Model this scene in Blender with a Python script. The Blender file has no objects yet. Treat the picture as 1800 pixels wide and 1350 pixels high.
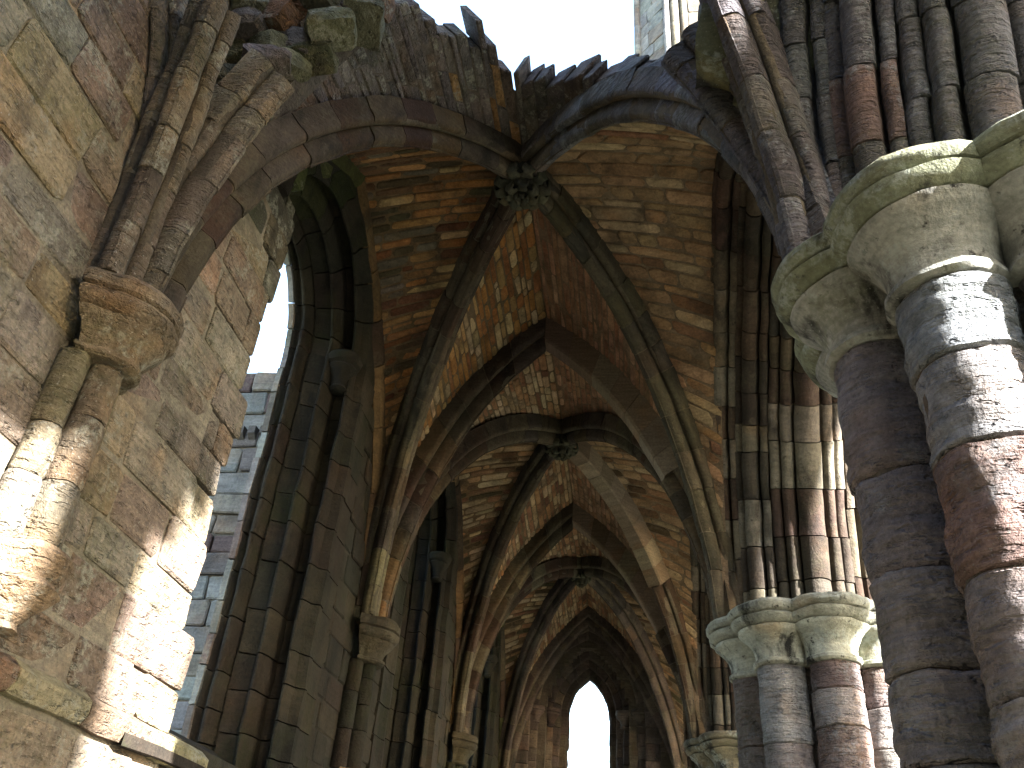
import bpy, math, random
import numpy as np
from mathutils import Vector, Matrix, noise

# ------------------------------------------------------------------ camera, sky, sun, exposure
scene = bpy.context.scene
COL = scene.collection
R = math.radians
cam_data = bpy.data.cameras.new('camera')
cam = bpy.data.objects.new('camera', cam_data)
COL.objects.link(cam)
c_f = Vector((-0.13885945, 0.82069897, 0.55423033))
c_r = Vector((0.99023224, 0.12217451, 0.06718256))
c_u = Vector((0.01257616, -0.55814568, 0.82964766))
mw = Matrix.Identity(4)
for i in range(3):
    mw[i][0], mw[i][1], mw[i][2] = c_r[i], c_u[i], -c_f[i]
mw[2][3] = 1.6
cam.matrix_world = mw
cam_data.sensor_fit = 'HORIZONTAL'
cam_data.sensor_width = 36.0
cam_data.lens = 1518.7 / 1800 * 36.0
cam_data.clip_start = 0.05
cam_data.clip_end = 5000
scene.camera = cam

SUN_DIR = Vector((1.0, -0.7, 0.5)).normalized()       # towards the sun
SUN_EL = math.asin(SUN_DIR.z)
world = bpy.data.worlds.new('World')
scene.world = world
world.use_nodes = True
wn = world.node_tree
bg = wn.nodes['Background']
sky = wn.nodes.new('ShaderNodeTexSky')
sky.sky_type = 'NISHITA'
sky.sun_disc = False
sky.sun_elevation = SUN_EL
sky.sun_rotation = math.atan2(SUN_DIR.x, SUN_DIR.y)
sky.air_density = 1.2
sky.dust_density = 1.5
sky.ozone_density = 1.0
wn.links.new(sky.outputs[0], bg.inputs[0])
bg.inputs[1].default_value = 0.088
sd = bpy.data.lights.new('sun', 'SUN')
sd.energy = 5.0
sd.angle = R(0.6)
sd.color = (1.0, 0.97, 0.92)
sun = bpy.data.objects.new('sun', sd)
COL.objects.link(sun)
sun.location = (20, -5, 20)
sun.rotation_euler = SUN_DIR.to_track_quat('Z', 'Y').to_euler()
vs = scene.view_settings
vs.view_transform = 'Standard'
vs.look = 'None'
vs.gamma = 1.0
vs.use_curve_mapping = False
vs.exposure = 4.1
scene.cycles.max_bounces = 10
scene.cycles.diffuse_bounces = 7

# ------------------------------------------------------------------ layout
Y0, L = 6.775, 5.909
XR, XW, XA = -1.21, -3.2, 0.92
ZS = 4.9
PIER_X = 1.95
P = [3.82 + L * (k - 1) for k in range(5)]              # P[1] near pier, P[4] end wall
YE = P[4]
MID = [(P[k] + P[k + 1]) / 2 for k in range(4)]         # MID[1] first vaulted bay
rng = random.Random(11)

# ------------------------------------------------------------------ materials
def stone_mat(name, lichen=0.25, algae=0.15, soot=0.25, lich_col=(.52, .50, .38), alg_col=(.10, .12, .035), bump=0.5,
              bed=0.0, pit=0.0, scale=1.0, wash=(0.75, 1.2), dark=(.50, .50, .50), depth=.03):
    m = bpy.data.materials.new(name)
    m.use_nodes = True
    nt = m.node_tree
    N, K = nt.nodes, nt.links
    bs = N['Principled BSDF']
    bs.inputs['Roughness'].default_value = 0.93
    bs.inputs['Specular IOR Level'].default_value = 0.2
    at = N.new('ShaderNodeAttribute'); at.attribute_name = 'tint'
    geo = N.new('ShaderNodeNewGeometry')
    off = N.new('ShaderNodeVectorMath'); off.operation = 'SCALE'
    cv = N.new('ShaderNodeCombineXYZ')
    for i in range(3):
        K.new(at.outputs['Alpha'], cv.inputs[i])
    K.new(cv.outputs[0], off.inputs[0]); off.inputs['Scale'].default_value = 37.0
    pos = N.new('ShaderNodeVectorMath'); pos.operation = 'ADD'
    K.new(geo.outputs['Position'], pos.inputs[0]); K.new(off.outputs[0], pos.inputs[1])

    def noi(sc, det=5, rough=.6, vec=pos, stretch=None):
        n = N.new('ShaderNodeTexNoise')
        n.inputs['Scale'].default_value = sc * scale; n.inputs['Detail'].default_value = det
        n.inputs['Roughness'].default_value = rough
        src = vec.outputs[0] if vec is pos else vec.outputs['Position']
        if stretch:
            mp = N.new('ShaderNodeVectorMath'); mp.operation = 'MULTIPLY'
            mp.inputs[1].default_value = stretch
            K.new(src, mp.inputs[0]); src = mp.outputs[0]
        K.new(src, n.inputs['Vector'])
        return n.outputs[0]

    def ramp(src, a, b, va=0., vb=1.):
        mr = N.new('ShaderNodeMapRange'); mr.interpolation_type = 'SMOOTHSTEP'
        K.new(src, mr.inputs[0])
        mr.inputs[1].default_value, mr.inputs[2].default_value = a, b
        mr.inputs[3].default_value, mr.inputs[4].default_value = va, vb
        return mr.outputs[0]

    def mul(a, b):
        n = N.new('ShaderNodeMath'); n.operation = 'MULTIPLY'
        for i, s in enumerate((a, b)):
            if isinstance(s, float): n.inputs[i].default_value = s
            else: K.new(s, n.inputs[i])
        return n.outputs[0]

    def mix(fac, a, b, mode='MIX'):
        n = N.new('ShaderNodeMix'); n.data_type = 'RGBA'; n.blend_type = mode
        if isinstance(fac, float): n.inputs[0].default_value = fac
        else: K.new(fac, n.inputs[0])
        for i, s in ((6, a), (7, b)):
            if isinstance(s, tuple): n.inputs[i].default_value = s + (1,)
            else: K.new(s, n.inputs[i])
        return n.outputs[2]
    # mottling of the stone itself
    med = noi(3.2, 6, .62)
    fine = noi(38, 4, .65)
    bedn = noi(5.5, 5, .6, pos, (.5, .5, 6.0))
    v = ramp(med, .3, .7, wash[0], wash[1])
    v2 = ramp(fine, .25, .75, .78, 1.2)
    v3 = ramp(bedn, .3, .7, .82, 1.14)
    vv = mul(mul(v, v2), v3)
    hs = N.new('ShaderNodeVectorMath'); hs.operation = 'SCALE'
    K.new(at.outputs['Color'], hs.inputs[0]); K.new(vv, hs.inputs['Scale'])
    col = hs.outputs[0]
    # iron stain: warmer in places
    col = mix(mul(ramp(noi(1.7, 4, .55), .52, .72), .45), col, mix(1.0, col, (1.25, .86, .55), 'MULTIPLY'))
    # soot and damp, runs downwards
    if soot:
        s = ramp(noi(2.2, 6, .65, geo, (1.3, 1.3, .45)), .5, .66)
        col = mix(mul(s, float(soot)), col, (.028, .026, .024))
        s = ramp(noi(15, 3, .7), .6, .74)
        col = mix(mul(s, float(min(1, soot * 1.2))), col, (.045, .04, .035))
    if algae:
        a = ramp(noi(1.3, 5, .6, geo), .5, .64)
        col = mix(mul(mul(a, ramp(noi(20, 3, .6), .3, .6)), float(algae)), col, alg_col)
    if lichen:
        a = ramp(noi(2.9, 7, .68), .53, .62)
        b = ramp(noi(26, 4, .7), .38, .6)
        col = mix(mul(mul(a, b), float(lichen)), col, lich_col)
        d = ramp(noi(60, 2, .5), .66, .72)
        col = mix(mul(d, float(lichen * .7)), col, (.55, .54, .47))
    col = mix(1.0, col, dark, 'MULTIPLY')
    K.new(col, bs.inputs['Base Color'])
    # relief
    h = N.new('ShaderNodeMath'); h.operation = 'MULTIPLY_ADD'
    K.new(noi(9, 7, .68), h.inputs[0]); h.inputs[1].default_value = 1.6
    K.new(fine, h.inputs[2])
    src = h.outputs[0]
    if bed:
        hb = N.new('ShaderNodeMath'); hb.operation = 'MULTIPLY_ADD'
        K.new(noi(7, 5, .6, pos, (.45, .45, 3.6)), hb.inputs[0]); hb.inputs[1].default_value = float(bed)
        K.new(src, hb.inputs[2]); src = hb.outputs[0]
    if pit:
        hp = N.new('ShaderNodeMath'); hp.operation = 'MULTIPLY_ADD'
        K.new(ramp(noi(13, 3, .55, pos, (.7, .7, 2.2)), .56, .68), hp.inputs[0]); hp.inputs[1].default_value = -float(pit)
        K.new(src, hp.inputs[2]); src = hp.outputs[0]
    bp = N.new('ShaderNodeBump')
    bp.inputs['Strength'].default_value = bump
    bp.inputs['Distance'].default_value = depth
    K.new(src, bp.inputs['Height'])
    K.new(bp.outputs[0], bs.inputs['Normal'])
    return m

M_WEB = stone_mat('vault_rubble_stone', lichen=.12, algae=.12, soot=.45, bump=.7, dark=(.57, .50, .46))
M_RIB = stone_mat('moulded_rib_stone', dark=(.28, .26, .25), lichen=.28, algae=.2, soot=.65, lich_col=(.36, .35, .24), bump=.45)
M_NEW = stone_mat('smooth_repair_stone', dark=(.48, .46, .45), lichen=.04, algae=.1, soot=.05, bump=.12, wash=(.9, 1.08))
M_WALL = stone_mat('ashlar_wall_stone', depth=.05, pit=1.3, dark=(.58, .57, .57), lichen=.75, algae=.3, soot=.5, bump=.8, lich_col=(.44, .44, .36), bed=1.0)
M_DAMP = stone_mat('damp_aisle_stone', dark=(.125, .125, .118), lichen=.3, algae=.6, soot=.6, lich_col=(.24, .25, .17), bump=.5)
M_PIER = stone_mat('weathered_pier_stone', depth=.06, pit=2.2, dark=(.58, .58, .63), lichen=.55, algae=.3, soot=.32, bump=1.0, bed=3.2, lich_col=(.46, .47, .45))
M_CAP = stone_mat('mossy_capital_stone', dark=(.56, .60, .62), lichen=.55, algae=.45, soot=1.0, alg_col=(.115, .115, .045), lich_col=(.48, .50, .46), bump=.5)
M_MORT = stone_mat('lime_mortar', dark=(.44, .42, .40), lichen=.1, algae=.25, soot=.35, bump=.8)
M_RUIN = stone_mat('pale_outer_stone', lichen=.35, algae=.05, soot=.25, bump=.5)

def grass_mat():
    m = bpy.data.materials.new('short_grass')
    m.use_nodes = True
    nt = m.node_tree; N, K = nt.nodes, nt.links
    bs = N['Principled BSDF']; bs.inputs['Roughness'].default_value = 1.0
    n = N.new('ShaderNodeTexNoise'); n.inputs['Scale'].default_value = 1.4; n.inputs['Detail'].default_value = 8
    cr = N.new('ShaderNodeValToRGB')
    cr.color_ramp.elements[0].position = .35; cr.color_ramp.elements[0].color = (.07, .075, .045, 1)
    cr.color_ramp.elements[1].position = .68; cr.color_ramp.elements[1].color = (.15, .14, .10, 1)
    g = N.new('ShaderNodeNewGeometry')
    K.new(g.outputs['Position'], n.inputs['Vector']); K.new(n.outputs[0], cr.inputs[0]); K.new(cr.outputs[0], bs.inputs['Base Color'])
    return m
M_GRASS = grass_mat()

# ------------------------------------------------------------------ object helpers
def thing(name, loc, label, cat, group=None):
    o = bpy.data.objects.new(name, None)
    o.empty_display_size = .3
    COL.objects.link(o)
    o.location = loc
    o['label'] = label
    o['category'] = cat
    if group: o['group'] = group
    return o

def mk(name, verts, faces, mat, parent=None, tint=(.3, .25, .2), sharp=38, origin=None, label=None, kind=None, facetint=None):
    """one mesh object; verts in world space"""
    if origin is None:
        origin = Vector((0, 0, 0))
        q = parent
        while q is not None:
            origin = origin + q.location
            q = q.parent
    ox, oy, oz = origin
    me = bpy.data.meshes.new(name)
    me.from_pydata([(v[0] - ox, v[1] - oy, v[2] - oz) for v in verts], [], faces)
    n = len(me.polygons)
    a = me.attributes.new('tint', 'FLOAT_COLOR', 'FACE')
    if facetint is not None:
        a.data.foreach_set('color', np.asarray(facetint, dtype=np.float32).ravel())
    else:
        rr = rng.random()
        a.data.foreach_set('color', np.tile(np.array([tint[0], tint[1], tint[2], rr], dtype=np.float32), n))
    if sharp:
        me.polygons.foreach_set('use_smooth', np.ones(n, dtype=bool))
        me.set_sharp_from_angle(angle=R(sharp))
    me.materials.append(mat)
    o = bpy.data.objects.new(name, me)
    COL.objects.link(o)
    if parent is not None: o.parent = parent
    if label: o['label'] = label
    if kind: o['kind'] = kind
    return o

def pick(pal, jit=.12):
    c = rng.choice(pal)
    f = 1 + rng.uniform(-jit, jit)
    return tuple(min(.7, x * f * (1 + rng.uniform(-.04, .04))) for x in c)

def wob(v, amp, sc=3.0):
    n = noise.noise_vector(Vector(v) * sc)
    n2 = noise.noise_vector(Vector(v) * sc * 3.3)
    return (v[0] + (n.x + .5 * n2.x) * amp, v[1] + (n.y + .5 * n2.y) * amp, v[2] + (n.z + .5 * n2.z) * amp)

PAL_WEB_L = [(.39, .22, .09), (.44, .27, .12), (.33, .18, .08), (.24, .11, .05), (.50, .38, .20), (.17, .085, .05), (.36, .24, .11), (.42, .22, .08)]
PAL_WEB_R = [(.38, .28, .17), (.42, .32, .20), (.34, .24, .145), (.29, .18, .11), (.46, .38, .25), (.36, .26, .155)]
PAL_WEB_F = [(.46, .25, .09), (.50, .36, .17), (.40, .20, .08), (.58, .48, .30), (.30, .15, .07), (.50, .30, .12), (.60, .52, .36)]
PAL_WEB_P = [(.42, .27, .18), (.40, .25, .16), (.46, .31, .22), (.36, .21, .14)]
PAL_WEB_2 = [(.46, .36, .23), (.54, .45, .30), (.34, .20, .12), (.22, .12, .08), (.44, .28, .16), (.50, .42, .30)]
PAL_RIB = [(.15, .125, .09), (.19, .155, .11), (.13, .085, .06), (.17, .14, .12), (.26, .23, .16), (.12, .075, .055), (.20, .15, .09)]
PAL_RIBR = [(.20, .19, .19), (.22, .20, .18), (.17, .155, .14), (.24, .23, .22), (.19, .165, .13)]
PAL_NEW = [(.27, .21, .155), (.31, .26, .19), (.22, .165, .12), (.29, .24, .18), (.25, .19, .15)]
PAL_WALL = [(.34, .275, .205), (.31, .24, .175), (.37, .295, .21), (.29, .22, .175), (.34, .30, .235), (.32, .24, .185), (.38, .31, .20)]
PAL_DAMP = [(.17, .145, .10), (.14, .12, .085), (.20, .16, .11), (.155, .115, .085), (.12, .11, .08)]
PAL_PIER = [(.30, .27, .25), (.26, .23, .21), (.33, .28, .24), (.28, .21, .18), (.36, .35, .35)]
PAL_ARC = [(.44, .42, .35), (.09, .075, .06), (.38, .35, .28), (.10, .085, .07), (.17, .13, .10), (.14, .10, .08), (.20, .17, .13), (.30, .28, .22), (.18, .115, .09), (.13, .12, .10), (.24, .20, .15)]
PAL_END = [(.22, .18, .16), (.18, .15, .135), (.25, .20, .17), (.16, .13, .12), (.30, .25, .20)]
PAL_RUIN = [(.36, .36, .35), (.32, .31, .30), (.40, .40, .38), (.24, .21, .20), (.36, .33, .29)]
GREEN = [(.13, .15, .05), (.16, .17, .06), (.11, .12, .05)]

# ------------------------------------------------------------------ curves
class Arc:
    """one half of a pointed arch: from springing plan point S up to crown plan point A"""
    def __init__(s, S, A, z0, z1):
        s.S, s.A = Vector((S[0], S[1], 0)), Vector((A[0], A[1], 0))
        d = s.A - s.S
        s.D = d.length; s.h = d / s.D
        s.B = Vector((-s.h.y, s.h.x, 0))
        s.z0, s.z1 = z0, z1
        H = z1 - z0
        s.c = (H * H - s.D * s.D) / (2 * s.D); s.r = s.D + s.c
    def pt(s, t, o=0., b=0.):
        rr = s.r + o
        th = t * math.acos(max(-1, min(1, s.c / rr)))
        d = rr * math.cos(th) - s.c
        q = s.A - s.h * d + s.B * b
        return (q.x, q.y, s.z0 + rr * math.sin(th))
    def at(s, f):
        """point over plan fraction f (0 springing, 1 crown)"""
        d = s.D * (1 - f)
        q = s.S + s.h * (s.D * f)
        return Vector((q.x, q.y, s.z0 + math.sqrt(max(0, s.r ** 2 - (d + s.c) ** 2))))
    def length(s):
        return s.r * math.acos(max(-1, min(1, s.c / s.r)))

def sweep_piece(fn, ts, prof, amp):
    """closed profile (b, o) swept over parameters ts by fn(t, o, b)"""
    vs_, fs = [], []
    n = len(prof)
    for t in ts:
        for (b, o) in prof:
            vs_.append(wob(fn(t, o, b), amp, 4.0))
    for i in range(len(ts) - 1):
        for j in range(n):
            k = (j + 1) % n
            fs.append((i * n + j, i * n + k, (i + 1) * n + k, (i + 1) * n + j))
    fs.append(tuple(range(n - 1, -1, -1)))
    fs.append(tuple((len(ts) - 1) * n + j for j in range(n)))
    return vs_, fs

def shrink(prof, k):
    cb = sum(p[0] for p in prof) / len(prof); co = sum(p[1] for p in prof) / len(prof)
    return [(cb + (b - cb) * k, co + (o - co) * k) for b, o in prof]

def voussoirs(parent, fn, length, prof, mat, pal, t0=0., t1=1., piece=.5, gap=.007, amp=.012, sub=3, name='voussoir', core=True, off=.008,
              tintfn=None, stagger=True):
    t = t0
    first = True
    while t < t1 - 1e-4:
        dt = piece * rng.uniform(.7, 1.25) / length
        if first and stagger: dt *= rng.uniform(.6, 1)
        first = False
        te = t + dt
        if t1 - te < .45 * piece / length: te = t1
        a, b_ = t + gap / length, te - (gap / length if te < .999 else 0)
        ts = [a + (b_ - a) * i / sub for i in range(sub + 1)]
        db, do = rng.uniform(-off, off), rng.uniform(-off, off)
        sc = rng.uniform(.985, 1.02)
        pr = [(p[0] + db, p[1] + do) for p in shrink(prof, sc)]
        v, f = sweep_piece(fn, ts, pr, amp)
        tn = tintfn(t) if tintfn else pick(pal)
        mk(name, v, f, mat, parent, tn)
        t = te
    if core:
        n = max(6, int(length * (t1 - t0) / .25))
        ts = [t0 + .003 + (t1 - t0 - .006) * i / n for i in range(n + 1)]
        v, f = sweep_piece(fn, ts, shrink(prof, .93), 0.0)
        mk('mortar', v, f, M_MORT, parent, (.17, .145, .11))

def roll(cb, co, r, a0, a1, n=6):
    """arc of a roll moulding centred (cb, co), from angle a0 to a1 (0 = +b, 90 = -o i.e. down)"""
    return [(cb + r * math.cos(R(a0 + (a1 - a0) * i / n)), co - r * math.sin(R(a0 + (a1 - a0) * i / n))) for i in range(n + 1)]

# rib section: back, two side rolls, keeled middle roll
RIB = ([(-.19, .06), (-.19, -.07)] + roll(-.135, -.15, .066, 180, 20, 6) + [(-.085, -.2)] +
       roll(0, -.31, .092, 165, 100, 3) + [(-.014, -.415), (.014, -.415)] + roll(0, -.31, .092, 80, 15, 3) +
       [(.085, -.2)] + roll(.135, -.15, .066, 160, 0, 6) + [(.19, -.07), (.19, .06)])
RIB = [(b * .84, o * .90) for b, o in RIB]
RIB_S = [(b * .62, o * .72) for b, o in RIB]
RIB_NEW = [(-.145, .06), (-.145, -.29), (-.12, -.32), (.12, -.32), (.145, -.29), (.145, .06)]

# ------------------------------------------------------------------ stones laid on a surface
def stone_on(S, u0, u1, v0, v1, depth, proud, cut=.28, jit=.1, belly=.004):
    """rounded block over the cell (u0..u1, v0..v1) of surface S(u, v) -> point, normal"""
    p00, n0 = S((u0 + u1) / 2, (v0 + v1) / 2)
    eu = (S(u1, (v0 + v1) / 2)[0] - S(u0, (v0 + v1) / 2)[0]).length + 1e-6
    ev = (S((u0 + u1) / 2, v1)[0] - S((u0 + u1) / 2, v0)[0]).length + 1e-6
    c = cut * min(eu, ev)
    cu, cv = c / eu * (u1 - u0), c / ev * (v1 - v0)
    j = lambda k: rng.uniform(-jit, jit) * k
    ring = [(u0 + cu * rng.uniform(.4, 1.4), v0), (u1 - cu * rng.uniform(.4, 1.4), v0), (u1, v0 + cv * rng.uniform(.4, 1.4)), (u1, v1 - cv * rng.uniform(.4, 1.4)),
            (u1 - cu * rng.uniform(.4, 1.4), v1), (u0 + cu * rng.uniform(.4, 1.4), v1), (u0, v1 - cv * rng.uniform(.4, 1.4)), (u0, v0 + cv * rng.uniform(.4, 1.4))]
    ring = [(a + j(cu), b + j(cv)) for a, b in ring]
    um, vm = (u0 + u1) / 2, (v0 + v1) / 2
    vs_ = []
    bev = min(.016, .18 * min(eu, ev))
    ku, kv = 1 - 2 * bev / eu, 1 - 2 * bev / ev
    tilt_u, tilt_v = rng.uniform(-.008, .008), rng.uniform(-.008, .008)
    for lvl in range(3):
        for (a, b) in ring:
            if lvl == 2: a, b = um + (a - um) * ku, vm + (b - vm) * kv
            p, n = S(a, b)
            t = tilt_u * (a - um) / (u1 - u0) * 2 + tilt_v * (b - vm) / (v1 - v0) * 2
            h = -depth if lvl == 0 else (proud - bev * .9 + t if lvl == 1 else proud + t)
            vs_.append(tuple(p + n * h))
    vs_.append(tuple(p00 + n0 * (proud + belly)))
    fs = []
    for lvl in range(2):
        for i in range(8):
            k = (i + 1) % 8
            fs.append((lvl * 8 + i, lvl * 8 + k, lvl * 8 + 8 + k, lvl * 8 + 8 + i))
    for i in range(8):
        fs.append((16 + i, 16 + (i + 1) % 8, 24))
    fs.append(tuple(range(7, -1, -1)))
    return vs_, fs

class Bag:
    """collects stones: the largest `cap` become parts, the rest one stuff part"""
    def __init__(s): s.it = []
    def add(s, v, f, tint, size): s.it.append((size, v, f, tint))
    def build(s, name, mat, parent, cap=300, sharp=28):
        s.it.sort(key=lambda q: -q[0])
        for size, v, f, tn in s.it[:cap]:
            mk(name, v, f, mat, parent, tn, sharp)
        rest = s.it[cap:]
        if rest:
            V_, F_, T_ = [], [], []
            for size, v, f, tn in rest:
                o = len(V_); V_ += v
                F_ += [tuple(i + o for i in q) for q in f]
                a = rng.random()
                T_ += [(tn[0], tn[1], tn[2], a)] * len(f)
            mk('small_' + name + 'work', V_, F_, mat, parent, sharp=sharp, kind='stuff', facetint=T_)

def surf_mesh(S, us, vs_, off):
    V_, F_ = [], []
    for u in us + [1.004]:
        for v in vs_:
            p, n = S(u, v)
            V_.append((p.x, p.y, p.z - off))
    m = len(vs_)
    for i in range(len(us)):
        for j in range(m - 1):
            F_.append((i * m + j, i * m + j + 1, (i + 1) * m + j + 1, (i + 1) * m + j))
    return V_, F_

def web_surface(edge, diag, camber=.07, towards=None):
    """ruled vault surface between the edge arch and the diagonal; u runs up by plan fraction, v from edge to diagonal"""
    def base(u, v):
        u = max(0., min(1., u)); v = max(-.05, min(1.05, v))
        a, b = edge.at(u), diag.at(u)
        p = a.lerp(b, v)
        p.z += camber * 4 * v * (1 - v) * min(1, (b - a).length / 1.5)
        return p
    def S(u, v):
        p = base(u, v)
        e = 1e-3
        uu = min(.998, max(.004, u))
        du = base(uu + e, v) - base(uu - e, v)
        dv = base(uu, v + .02) - base(uu, v - .02)
        n = du.cross(dv)
        if n.length < 1e-12: n = Vector((0, 0, -1))
        n.normalize()
        if n.dot(towards - p) < 0: n = -n
        return p, n
    return S

def u_table(edge, n=200):
    """arc length along edge as function of plan fraction"""
    us = [i / n for i in range(n + 1)]
    l = [0.]
    for i in range(n):
        l.append(l[-1] + (edge.at(us[i + 1]) - edge.at(us[i])).length)
    return us, l

def lay_web(bag, S, edge, pal, course=(.11, .19), slen=(.22, .6), vmax=None, vmin=None, tintfn=None, proud=(.0, .02), umin=0.06, ulim=1., dens=1.0, depth=.05):
    us, ls = u_table(edge)
    tot = ls[-1]
    s = np.interp(umin, us, ls)
    send = np.interp(ulim, us, ls)
    while s < send - .03:
        h = rng.uniform(*course)
        if send - (s + h) < .06: h = send - s
        ua, ub = np.interp(s + .007, ls, us), np.interp(s + h - .007, ls, us)
        um = (ua + ub) / 2
        w = (S(um, 1)[0] - S(um, 0)[0]).length
        va, vb = (vmin(um) if vmin else 0.), (vmax(um) if vmax else 1.)
        v = va + 0.
        first = True
        while v < vb - 1e-3 and w > .05:
            l = rng.uniform(*slen) * (rng.uniform(.5, 1) if first else 1)
            if rng.random() < .12: l *= .5
            first = False
            ve = v + l / w
            if vb - ve < .12 / w: ve = vb
            g = .008 / w
            if (ve - v) * w > .05:
                wav = rng.uniform(-.12, .12) * (ub - ua)
                vv, ff = stone_on(S, ua + max(0, wav) * .5, ub + min(0, wav) * .5, v + g, ve - g, depth, rng.uniform(*proud))
                tn = tintfn(um, (v + ve) / 2) if tintfn else pick(pal, .2)
                bag.add(vv, ff, tn, h * l)
            v = ve
        s += h

# ------------------------------------------------------------------ ground
mk('ground', [(-1500, -1500, 0), (1500, -1500, 0), (1500, 1500, 0), (-1500, 1500, 0)], [(0, 1, 2, 3)], M_GRASS, None, sharp=0, kind='structure')

# ------------------------------------------------------------------ walls as cell slabs with openings
def slab(name, parent, axis, a0, a1, z0, z1, front, back, inside, mat, tint, step=.12, kind=None):
    """wall slab made of square cells; axis 'y': spans y and z, thickness in x; axis 'x': spans x and z, thickness in y"""
    na, nz = int(round((a1 - a0) / step)), int(round((z1 - z0) / step))
    idx = {}
    V_, F_ = [], []
    def vert(i, j, s):
        k = (i, j, s)
        if k not in idx:
            a, z = a0 + (a1 - a0) * i / na, z0 + (z1 - z0) * j / nz
            d = front if s == 0 else back
            idx[k] = len(V_)
            V_.append((d, a, z) if axis == 'y' else (a, d, z))
        return idx[k]
    ok = [[inside(a0 + (a1 - a0) * (i + .5) / na, z0 + (z1 - z0) * (j + .5) / nz) for j in range(nz)] for i in range(na)]
    for i in range(na):
        for j in range(nz):
            if not ok[i][j]: continue
            for s in (0, 1):
                F_.append((vert(i, j, s), vert(i + 1, j, s), vert(i + 1, j + 1, s), vert(i, j + 1, s)))
            for di, dj, e in ((-1, 0, ((i, j), (i, j + 1))), (1, 0, ((i + 1, j), (i + 1, j + 1))), (0, -1, ((i, j), (i + 1, j))), (0, 1, ((i, j + 1), (i + 1, j + 1)))):
                ii, jj = i + di, j + dj
                if not (0 <= ii < na and 0 <= jj < nz) or not ok[ii][jj]:
                    (p, q), (r_, t) = e
                    F_.append((vert(p, q, 0), vert(r_, t, 0), vert(r_, t, 1), vert(p, q, 1)))
    return mk(name, V_, F_, mat, parent, tint, 0, kind=kind)

def plane_surface(axis, d, sign):
    if axis == 'y':
        return lambda u, v: (Vector((d, u, v)), Vector((sign, 0, 0)))
    return lambda u, v: (Vector((u, d, v)), Vector((0, sign, 0)))

def lay_wall(bag, S, a0, a1, z0, z1, keep, pal, course=(.26, .38), slen=(.45, 1.1), tintfn=None, proud=(-.008, .024), depth=.1, endfn=None, startfn=None, gap=.007):
    z = z0
    while z < z1 - .08:
        h = rng.uniform(*course)
        b = endfn(z + h / 2) if endfn else a1
        a = (startfn(z + h / 2) if startfn else a0)
        first = True
        while a < b - .05:
            l = rng.uniform(*slen) * (rng.uniform(.45, 1) if first else 1)
            first = False
            e = a + l
            if b - e < .22: e = b
            if keep((a + e) / 2, z + h / 2):
                v, f = stone_on(S, a + gap, e - gap, z + gap, z + h - gap, depth, rng.uniform(*proud), cut=.1, jit=.5, belly=rng.uniform(0, .006))
                tn = tintfn((a + e) / 2, z + h / 2) if tintfn else pick(pal)
                bag.add(v, f, tn, l * h)
            a = e
        z += h

# windows of the north wall
WSP, WOUT, WIN = 7.35, .92, 1.46
win_arc = Arc((0, -WIN), (0, 0), WSP, 8.78)
def in_window(y, z, k, grow=0.):
    d = abs(y - MID[k])
    if z < 2.75: return False
    if z < WSP: return d < WIN + grow
    if d >= WIN + grow: return False
    rr = win_arc.r + grow
    q = rr ** 2 - (d + win_arc.c) ** 2
    return q > 0 and z < WSP + math.sqrt(q)
def jag(z, s=0.):
    return .16 * noise.noise(Vector((s, 3.1, z * 1.9))) + .09 * noise.noise(Vector((s, 9.7, z * 5.3)))
def near_edge(z):
    return 5.77 + jag(z) + (.2 if z < 3.4 else 0) - (.12 if 5.2 < z < 6.3 else 0)
def wall_ok(y, z):
    if y < MID[1] and y > near_edge(z) and z > 2.75 and z < WSP: return False
    return not any(in_window(y, z, k, .2 if z >= WSP or k > 1 or y > MID[k] else 0) for k in (1, 2, 3))

wall = thing('aisle_wall', (XW, 1.0, 0), 'long aisle side wall of big brown ashlar blocks, partly sunlit, with three tall lancet openings', 'wall')
slab('wall_core', wall, 'y', -8, 5.97, 0, 12.4, XW - .026, -3.98, lambda y, z: wall_ok(y, z) and z < (9.5 if y > 3.6 else 11.8) + .6 * noise.noise(Vector((y, 0, 4))), M_MORT, (.40, .36, .29), .11)  # nearer stretch raised out of view to cut sky light
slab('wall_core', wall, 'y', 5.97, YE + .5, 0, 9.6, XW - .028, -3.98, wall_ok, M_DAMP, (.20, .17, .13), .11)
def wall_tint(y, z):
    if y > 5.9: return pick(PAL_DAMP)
    if z > 6.9 and y > 4.3: return pick(GREEN + PAL_DAMP)
    if z > 4.4 and rng.random() < .2: return pick([(.24, .21, .16), (.26, .23, .19)])
    return pick(PAL_WALL)
SW = plane_surface('y', XW - .02, 1)
b1, b2 = Bag(), Bag()
def stone_ok(y, z):
    if False: return False
    return not (y > MID[1] - 1.6 and any(in_window(y, z, k, .2) for k in (1, 2, 3)))
lay_wall(b1, SW, .6, 5.5, 1.2, 2.55, lambda y, z: True, PAL_WALL, tintfn=wall_tint, endfn=lambda z: 6.6)
lay_wall(b1, SW, .6, 5.5, 2.74, 7.4, lambda y, z: True, PAL_WALL, tintfn=wall_tint, endfn=near_edge, slen=(.42, 1.0))
lay_wall(b1, SW, .6, 8.2, 7.4, 9.4, stone_ok, PAL_WALL, tintfn=wall_tint)
b1.build('ashlar_block', M_WALL, wall, 230)
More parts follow.
